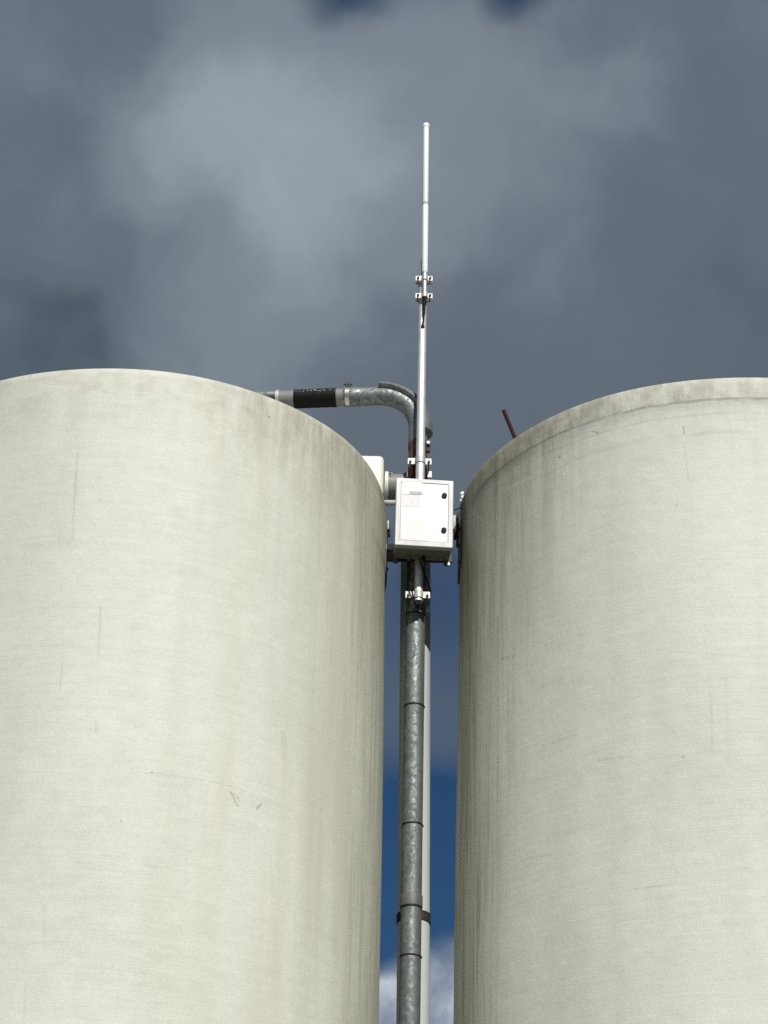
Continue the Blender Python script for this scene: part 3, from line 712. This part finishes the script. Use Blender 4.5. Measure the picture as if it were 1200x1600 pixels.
# laminated bulges on the shells under the plates
zt_, zb_ = hit('L', 600, 790).y, hit('L', 602, 905).y
link('wall_pad', patch('L', radians(66), radians(92), zb_, zt_, 0.014), M_siloL, silo_l)

# eye bolt on the right silo with the white insulator
e = at(722.5, 774, 13.62); es = shell_point('R', radians(-86), e.z - 0.02)
o = thing('insulator', 'small white insulator on a hook at the right silo rim', 'insulator', e)
bm = bmesh.new(); lathe(bm, [(0, -0.032), (0.012, -0.03), (0.016, -0.018), (0.011, -0.008), (0.019, 0.004), (0.017, 0.016), (0.010, 0.026), (0, 0.029)], tuple(e), 24); link('knob', bm, M_white, o)
bm = bmesh.new(); tube(bm, [e + Vector((0, 0, -0.02)), e + Vector((0.004, 0.01, -0.055)), e + Vector((0.02, 0.02, -0.06)), es + Vector((0.03, 0, -0.03))], 0.007, 12); link('hook', bm, M_blacksteel, o)
bm = bmesh.new(); q = at(719.8, 782, 13.61); bmesh.ops.create_icosphere(bm, subdivisions=3, radius=0.009, matrix=Matrix.Translation(q)); link('eye', bm, M_white, o)
q = at(729.5, 773, 13.46)
bm = bmesh.new()
pa = hit('R', 729.5, 773); an = pa.x / SIL['R'][2]
patch('R', an - radians(2.0), an + radians(1.1), pa.y - 0.045, pa.y + 0.045, 0.016, bm, 8, 8, False)
tag(origin(link('wall_tag', bm, M_hood)), 'small cream plate stuck on the right silo just below its rim, beside the insulator', 'plate')

# ------------------------------------------------------------------ mast and antenna
Y_MAST = Y_FILL - r_fill - 0.055 - 0.030
ma = at(653.7, 940, Y_MAST); mb = at(661.2, 409, Y_MAST); md = (mb - ma).normalized()
r_mast = size(lerp(ma, mb, 0.5), 6.7)
mast = thing('antenna_mast', 'shiny bare aluminium pole clamped upright to the galvanised pipe, running behind the cabinet', 'pole', ma)
bm = bmesh.new(); pipe_wall(bm, [lerp(ma, mb, i / 12) for i in range(13)], r_mast, r_mast - 0.004, 48); link('tube', bm, M_alu, mast)
Y_ANT = Y_MAST - r_mast - 0.024
aa = at(663.4, 462, Y_ANT); ab = at(665.8, 194, Y_ANT); ad = (ab - aa).normalized()
ant = thing('rod_antenna', 'slim white rod antenna standing on top of the aluminium pole against the sky', 'antenna', aa)
def ant_at(py):
    lo, hi = -0.5, 1.5
    for _ in range(50):
        mid = (lo + hi) / 2; d = lerp(aa, ab, mid) - CAM
        if 800 - F * d.dot(up) / d.dot(fwd) > py: lo = mid
        else: hi = mid
    return lerp(aa, ab, lo)
r_ant = size(ant_at(300), 4.75)
bm = bmesh.new(); tube(bm, [ant_at(426), ant_at(424), ant_at(319.5), ant_at(318.5)], [r_ant * 0.8, r_ant * 0.97, r_ant * 1.0, r_ant * 0.96], 40); link('lower_tube', bm, M_white, ant)
bm = bmesh.new(); tube(bm, [ant_at(317.5), ant_at(317), ant_at(199), ant_at(198)], [r_ant * 0.94, r_ant * 0.98, r_ant * 0.98, r_ant * 0.95], 40); link('upper_tube', bm, M_white, ant)
bm = bmesh.new(); tube(bm, [ant_at(321), ant_at(320.6), ant_at(317), ant_at(316.6)], [r_ant * 0.99, r_ant * 1.06, r_ant * 1.06, r_ant * 0.99], 40); link('joint_ring', bm, M_greysteel, ant)
bm = bmesh.new(); tube(bm, [ant_at(199.5), ant_at(199), ant_at(195.5), ant_at(194), ant_at(193.2)], [r_ant * 1.0, r_ant * 1.12, r_ant * 1.12, r_ant * 0.9, r_ant * 0.3], 40); link('cap', bm, M_white, ant)
bm = bmesh.new(); tube(bm, [ant_at(463), ant_at(462.5), ant_at(426), ant_at(425)], [r_ant * 0.66, r_ant * 0.72, r_ant * 0.72, r_ant * 0.8], 36); link('ferrule', bm, M_alu, ant)
g0 = at(660.6, 510, Y_MAST - r_mast - 0.001)
bm = bmesh.new(); c0 = ant_at(463)
tube(bm, [c0, ant_at(466), ant_at(468), lerp(ant_at(478), g0, 0.35) , lerp(ant_at(484), g0, 0.35)], [0.017, 0.017, 0.013, 0.010, 0.0075], 20); link('connector', bm, M_black, ant)
bm = bmesh.new()
cpts = [lerp(ant_at(482), g0, 0.35), lerp(ant_at(488), g0, 0.55), lerp(ant_at(498), g0, 0.85), g0 + Vector((0, -0.008, 0.03)), g0 + Vector((0, 0.0, 0.0)), g0 + Vector((0, 0.02, -0.01))]
tube(bm, cpts, 0.0065, 14); link('feed_cable', bm, M_black, ant)
bm = bmesh.new(); lathe(bm, [(0, -0.014), (0.010, -0.011), (0.0135, 0), (0.010, 0.011), (0, 0.014)], tuple(g0), 24); link('grommet', bm, M_black, mast)

def strap_path(x0, x1, ym, cxx, cyy, rr, front, n=16):
    """a strap with level ears and a round belly over a tube"""
    s_ = -1 if front else 1
    pts = [(x0, ym)]
    dy = (ym - cyy); half = sqrt(max(rr * rr - dy * dy, 1e-6)) if abs(dy) < rr else rr
    a0 = atan2(dy, -half); a1 = atan2(dy, half)
    if front:
        if a0 > 0: a0 -= 2 * pi
        st = [a0 + ((a1 if a1 <= 0 or True else a1) - a0) * i / n for i in range(n + 1)]
        if a1 > 0: st = [a0 + (a1 - a0) * i / n for i in range(n + 1)]
    else:
        if a0 < 0: a0 += 2 * pi
        st = [a0 + (a1 - a0) * i / n for i in range(n + 1)]
    for a in st: pts.append((cxx + rr * cos(a), cyy + rr * sin(a)))
    pts.append((x1, ym))
    return pts
def clamp(c, label, group, ear, ft, rt, h, axis, parts_mat=M_zinc, drop=0.0, rear_shade_mat=None, ear_y=0.25):
    """c: point of the front tube's axis; ft=(x,y,r) front tube, rt=(x,y,r) rear tube, relative to c"""
    root = thing('pipe_clamp', label, 'clamp', c, group)
    tilt = Vector((0, 0, 1)).rotation_difference(axis)
    root.rotation_mode = 'QUATERNION'; root.rotation_quaternion = tilt
    yf = ft[1] + ft[2] * ear_y; yr = rt[1] - rt[2] * 0.25
    bm = bmesh.new(); ribbon(bm, strap_path(-ear[0], ear[1], yf, ft[0], ft[1], ft[2] + 0.004, True), 0.0055, -h / 2, h / 2)
    link('front_strap', bm, parts_mat, root, local=True, sharp=30)
    bm = bmesh.new(); ribbon(bm, strap_path(-ear[0], ear[1] + 0.006, yr, rt[0], rt[1], rt[2] + 0.004, False, 24), 0.0055, -h / 2 - drop, h / 2 - drop)
    link('rear_strap', bm, rear_shade_mat or parts_mat, root, local=True, sharp=30)
    for xx in (-ear[0] + 0.018, ear[1] - 0.018):
        bm = bmesh.new()
        cyl(bm, (xx, yf - 0.022, -drop * 0.3), (xx, yr + 0.02, -drop * 0.3), 0.0045, 12)
        hexhead(bm, (xx, yf - 0.012, -drop * 0.3), (xx, yf - 0.003, -drop * 0.3), 0.0095)
        hexhead(bm, (xx, yr + 0.003, -drop * 0.3), (xx, yr + 0.012, -drop * 0.3), 0.0095)
        link('bolt', bm, M_darksteel, root, local=True)
    return root
def mast_at(py):
    lo, hi = -0.5, 1.5
    for _ in range(50):
        mid = (lo + hi) / 2; d = lerp(ma, mb, mid) - CAM
        if 800 - F * d.dot(up) / d.dot(fwd) > py: lo = mid
        else: hi = mid
    return lerp(ma, mb, lo)
GR1 = 'clamps holding the antenna'
for py, lab in ((434.5, 'upper bright steel clamp joining the white antenna to the pole'), (461.5, 'lower bright steel clamp at the foot of the white antenna')):
    c = ant_at(py); mm_ = on(ma, mb, c.z); dx = mm_.x - c.x
    clamp(c, lab, GR1, (0.066, 0.058), (0, 0, r_ant * 0.75), (dx, mm_.y - c.y, r_mast), 0.040, ad, rear_shade_mat=M_darksteel)  # rear straps coloured dark to paint the shade below the ears
GR2 = 'clamps holding the pole to the galvanised pipe'
for py, lab in ((720, 'bright steel pole clamp on the rusty pipe joint just above the cabinet'), (931, 'bright steel pole clamp at the cut end of the pole below the cabinet')):
    c = mast_at(py); ff_ = on(fa, fb, c.z)
    clamp(c, lab, GR2, (0.088, 0.078), (0, 0, r_mast), (ff_.x - c.x, ff_.y - c.y, r_fill * (1.06 if py < 800 else 1.0)), 0.048, md, drop=0.028, ear_y=0.25 if py < 800 else -0.45)

# ------------------------------------------------------------------ cabinet
fc = at(663.2, 800.6, 13.355)
bw = size(fc, 90.2); bh = size(fc, 105.2) / cos(PITCH) * 1.0; bd = 0.205
cab = thing('control_cabinet', 'white control box with two round black locks, mounted in front of the pipes', 'cabinet', fc)
cab.rotation_euler = (radians(0), radians(0.3), radians(3.4))
lid = 0.045
hw, hh = bw / 2, bh / 2
bm = bmesh.new(); box(bm, (-hw + 0.009, lid + 0.006, -hh + 0.006), (hw - 0.009, bd, hh - 0.006), 0.008, 2)
body = link('body', bm, M_cabin_shaded, cab, local=True)
bm = bmesh.new()
box(bm, (-hw + 0.016, lid - 0.002, -hh + 0.014), (hw - 0.016, lid + 0.008, hh - 0.014)); link('gasket', bm, M_black, body, local=True)
# door: a shallow tray with a rounded frame and a slightly recessed field
bm = bmesh.new()
def rrect(x0, x1, z0, z1, rad, y, n=5):
    out = []
    for cx_, cz_, a0 in ((x1 - rad, z1 - rad, 0), (x0 + rad, z1 - rad, 90), (x0 + rad, z0 + rad, 180), (x1 - rad, z0 + rad, 270)):
        for i in range(n + 1):
            a = radians(a0 + 90 * i / n); out.append(bm.verts.new((cx_ + rad * cos(a), y, cz_ + rad * sin(a))))
    return out
fx = 0.030
loops = [rrect(-hw, hw, -hh, hh, 0.008, lid), rrect(-hw, hw, -hh, hh, 0.008, 0.004), rrect(-hw + 0.004, hw - 0.004, -hh + 0.004, hh - 0.004, 0.008, 0.0),
         rrect(-hw + fx, hw - fx, -hh + fx + 0.008, hh - fx, 0.007, 0.0), rrect(-hw + fx + 0.005, hw - fx - 0.005, -hh + fx + 0.013, hh - fx - 0.005, 0.006, 0.0045)]
for A, B in zip(loops, loops[1:]):
    for k in range(len(A)): bm.faces.new((A[k], A[(k + 1) % len(A)], B[(k + 1) % len(A)], B[k]))
bm.faces.new(loops[-1]); bm.faces.new(loops[0][::-1])
door = link('door', bm, M_frame_dim, cab, local=True, sharp=25)
PX = bw / 90.2; PZ = bh / 105.2
def dx(px): return (px - 663.2) * PX
def dz_(px, py): return (800.6 + (px - 663.2) * 0.055 - py) * PZ
def plate(name, x0, y0, x1, y1, mat, t0, t1, parent=door, bev=0.0008):
    bm = bmesh.new(); xm = (x0 + x1) / 2
    box(bm, (dx(x0), t1, dz_(xm, y1)), (dx(x1), t0, dz_(xm, y0)), bev, 1)
    return link(name, bm, mat, parent, local=True)
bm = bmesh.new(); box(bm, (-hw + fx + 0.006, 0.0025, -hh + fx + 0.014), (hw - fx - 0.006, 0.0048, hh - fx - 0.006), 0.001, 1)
link('door_field', bm, M_cab_lit, door, local=True)
# hinge beads down the left edge and the raised right-hand field
plate('hinge_bead', 623.0, 753, 624.6, 845, M_cab_lit, 0.0005, -0.0035, bev=0.0012)
plate('raised_field', 672.5, 756.5, 700.0, 846.5, M_cab_lit, 0.0026, 0.0008, bev=0.0008)
film = plate('film', 627.5, 772.8, 656.0, 791.6, M_film, 0.0026, 0.0014)
plate('sticker', 627.5, 752.6, 659.0, 767.0, M_label, 0.0026, 0.0012)
strip = plate('name_strip', 638.8, 768.0, 659.5, 772.6, M_labelgrey, 0.0026, 0.0004)
plate('strip_end', 627.6, 768.6, 638.6, 772.0, M_labelsilver, 0.0026, 0.0006)
plate('loose_film', 657.5, 774.5, 665, 791, M_label, 0.0026, 0.0010)
for py in (774.2, 828.4):
    c = Vector((dx(694.0), 0.0, dz_(694.0, py) + 0.0))
    bm = bmesh.new(); cyl(bm, c + Vector((0, 0.004, 0)), c + Vector((0, -0.010, 0)), size(fc, 4.1), 28)
    lk = link('lock', bm, M_lock, door, local=True)
    bm = bmesh.new(); rot = 0.4 if py < 800 else -0.3
    box(bm, (-0.010, -0.003, -0.0022), (0.010, 0.003, 0.0022), 0.0008, 1, Matrix.Translation(c + Vector((0, -0.0108, 0))) @ Matrix.Rotation(rot, 4, 'Y'))
    link('lock_slot', bm, M_blacksteel, lk, local=True)
# wall lugs at the back corners, glands underneath
for sx in (-1, 1):
    bm = bmesh.new(); x_ = sx * (hw - 0.022)
    box(bm, (x_ - 0.018, bd - 0.004, -hh - 0.030), (x_ + 0.018, bd + 0.004, -hh + 0.03), 0.003, 1)
    link('mounting_lug', bm, M_darksteel, cab, local=True)
bm = bmesh.new(); hexhead(bm, (hw - 0.012, bd - 0.016, -hh - 0.016), (hw - 0.012, bd - 0.004, -hh - 0.016), 0.013); link('lug_bolt', bm, M_zinc, cab, local=True)
for xx in (-0.090, -0.028, 0.012):
    bm = bmesh.new(); tube(bm, [(xx, bd - 0.055, -hh + 0.008), (xx, bd - 0.055, -hh - 0.008), (xx, bd - 0.055, -hh - 0.010), (xx, bd - 0.055, -hh - 0.03)], [0.013, 0.013, 0.009, 0.008], 8)
    link('cable_gland', bm, M_greypvc if xx != 0.012 else M_lock, cab, local=True)
bm = bmesh.new()
tube(bm, [(0.05 + 0.075 * cos(a), lid + 0.085 + 0.03 * sin(a), -hh + 0.005) for a in [pi * (0.15 + 0.8 * i / 14) for i in range(15)]], 0.0022, 8)
link('drip_bead', bm, M_cabin_shaded, cab, local=True)

# black channel that carries the cabinet
ca = at(604.0, 871, 13.60); cb = at(707, 875, 13.60); cz = (ca.z + cb.z) / 2
rail = thing('mounting_rail', 'black steel channel behind the lower edge of the cabinet, reaching the left silo', 'rail', ca)
bm = bmesh.new(); box(bm, (ca.x - 0.03, 13.583, cz - 0.030), (cb.x, 13.603, cz + 0.030), 0.003, 1); link('channel', bm, M_blacksteel, rail)
q = at(608.5, 857, 13.60)
bm = bmesh.new(); box(bm, (q.x - 0.03, 13.575, q.z - 0.018), (q.x + 0.03, 13.64, q.z + 0.024), 0.003, 1); link('spacer_block', bm, M_greysteel, rail)
q = at(607.5, 828, 13.70)
bm = bmesh.new()
box(bm, (q.x - 0.012, 13.69, q.z - 0.05), (q.x - 0.002, 13.72, q.z + 0.07), 0.002, 1, None)
box(bm, (q.x - 0.003, 13.68, q.z - 0.055), (q.x + 0.012, 13.715, q.z - 0.0), 0.003, 1, None)
tag(origin(link('angle_cleat', bm, M_hood)), 'small cream metal cleat in the slot between the left silo and the cabinet', 'cleat')

# cables under and beside the cabinet
def cable(label, pts, r, name='cable'):
    P_ = []
    n = len(pts)
    for i in range(n - 1):
        p0, p1, p2, p3 = (Vector(pts[max(i - 1, 0)]), Vector(pts[i]), Vector(pts[i + 1]), Vector(pts[min(i + 2, n - 1)]))
        for k in range(6):
            t = k / 6
            P_.append(0.5 * ((2 * p1) + (p2 - p0) * t + (2 * p0 - 5 * p1 + 4 * p2 - p3) * t * t + (3 * p1 - p0 - 3 * p2 + p3) * t ** 3))
    P_.append(Vector(pts[-1]))
    bmx = bmesh.new(); tube(bmx, P_, r, 12)
    return tag(origin(link(name, bmx, M_black)), label, 'cable')
cable('thin black cable from the cabinet base into the open lower end of the pole', [at(640.2, 873, 13.52), at(639.6, 890, 13.53), at(640.0, 905, 13.54), at(643, 922, 13.555), at(648, 940, 13.585), at(652, 950, 13.62), at(654, 944, 13.64), at(654, 935, 13.64)], 0.0058)
cable('thin black cable slanting from the cabinet base to the right behind the white pipe', [at(656.8, 872, 13.53), at(659, 884, 13.55), at(665, 901, 13.62), at(670, 915, 13.78), at(673.0, 924, 13.9), at(671, 934, 14.09), at(664, 950, 14.09), at(660, 1000, 14.1), at(658, 1200, 14.1)], 0.0055)
cable('thin black wire from the cabinet side to the right silo', [at(704, 797.5, 13.45), at(709, 797, 13.47), at(713, 796, 13.52), at(719, 793, 13.6), at(720.5, 786, 13.61)], 0.0042)

# red steel post on the right silo roof
cx, cy, r = SIL['R']
ptop = at(787, 641.5, 13.05); pmid = at(805, 685, 13.05); dr = (pmid - ptop).normalized()
t = 0
while True:
    q = ptop + dr * t
    rad = sqrt((q.x - cx) ** 2 + (q.y - cy) ** 2)
    if q.z < H_TOP - 0.02 + 0.12 * (r - rad) / r or t > 3: break
    t += 0.005
q = ptop + dr * t
bm = bmesh.new(); pipe_wall(bm, [q, lerp(q, ptop, 0.5), ptop], size(ptop, 3.1), size(ptop, 2.2), 24)
post = link('roof_post', bm, M_red)
tag(origin(post), 'dark red steel pipe leaning out over the rim of the right silo', 'post')

# ------------------------------------------------------------------ render
S.cycles.use_denoising = False
try:
    S.cycles.denoiser = 'OPENIMAGEDENOISE'; S.cycles.denoising_input_passes = 'RGB_ALBEDO_NORMAL'
except Exception: pass
S.cycles.max_bounces = 8
S.render.film_transparent = False
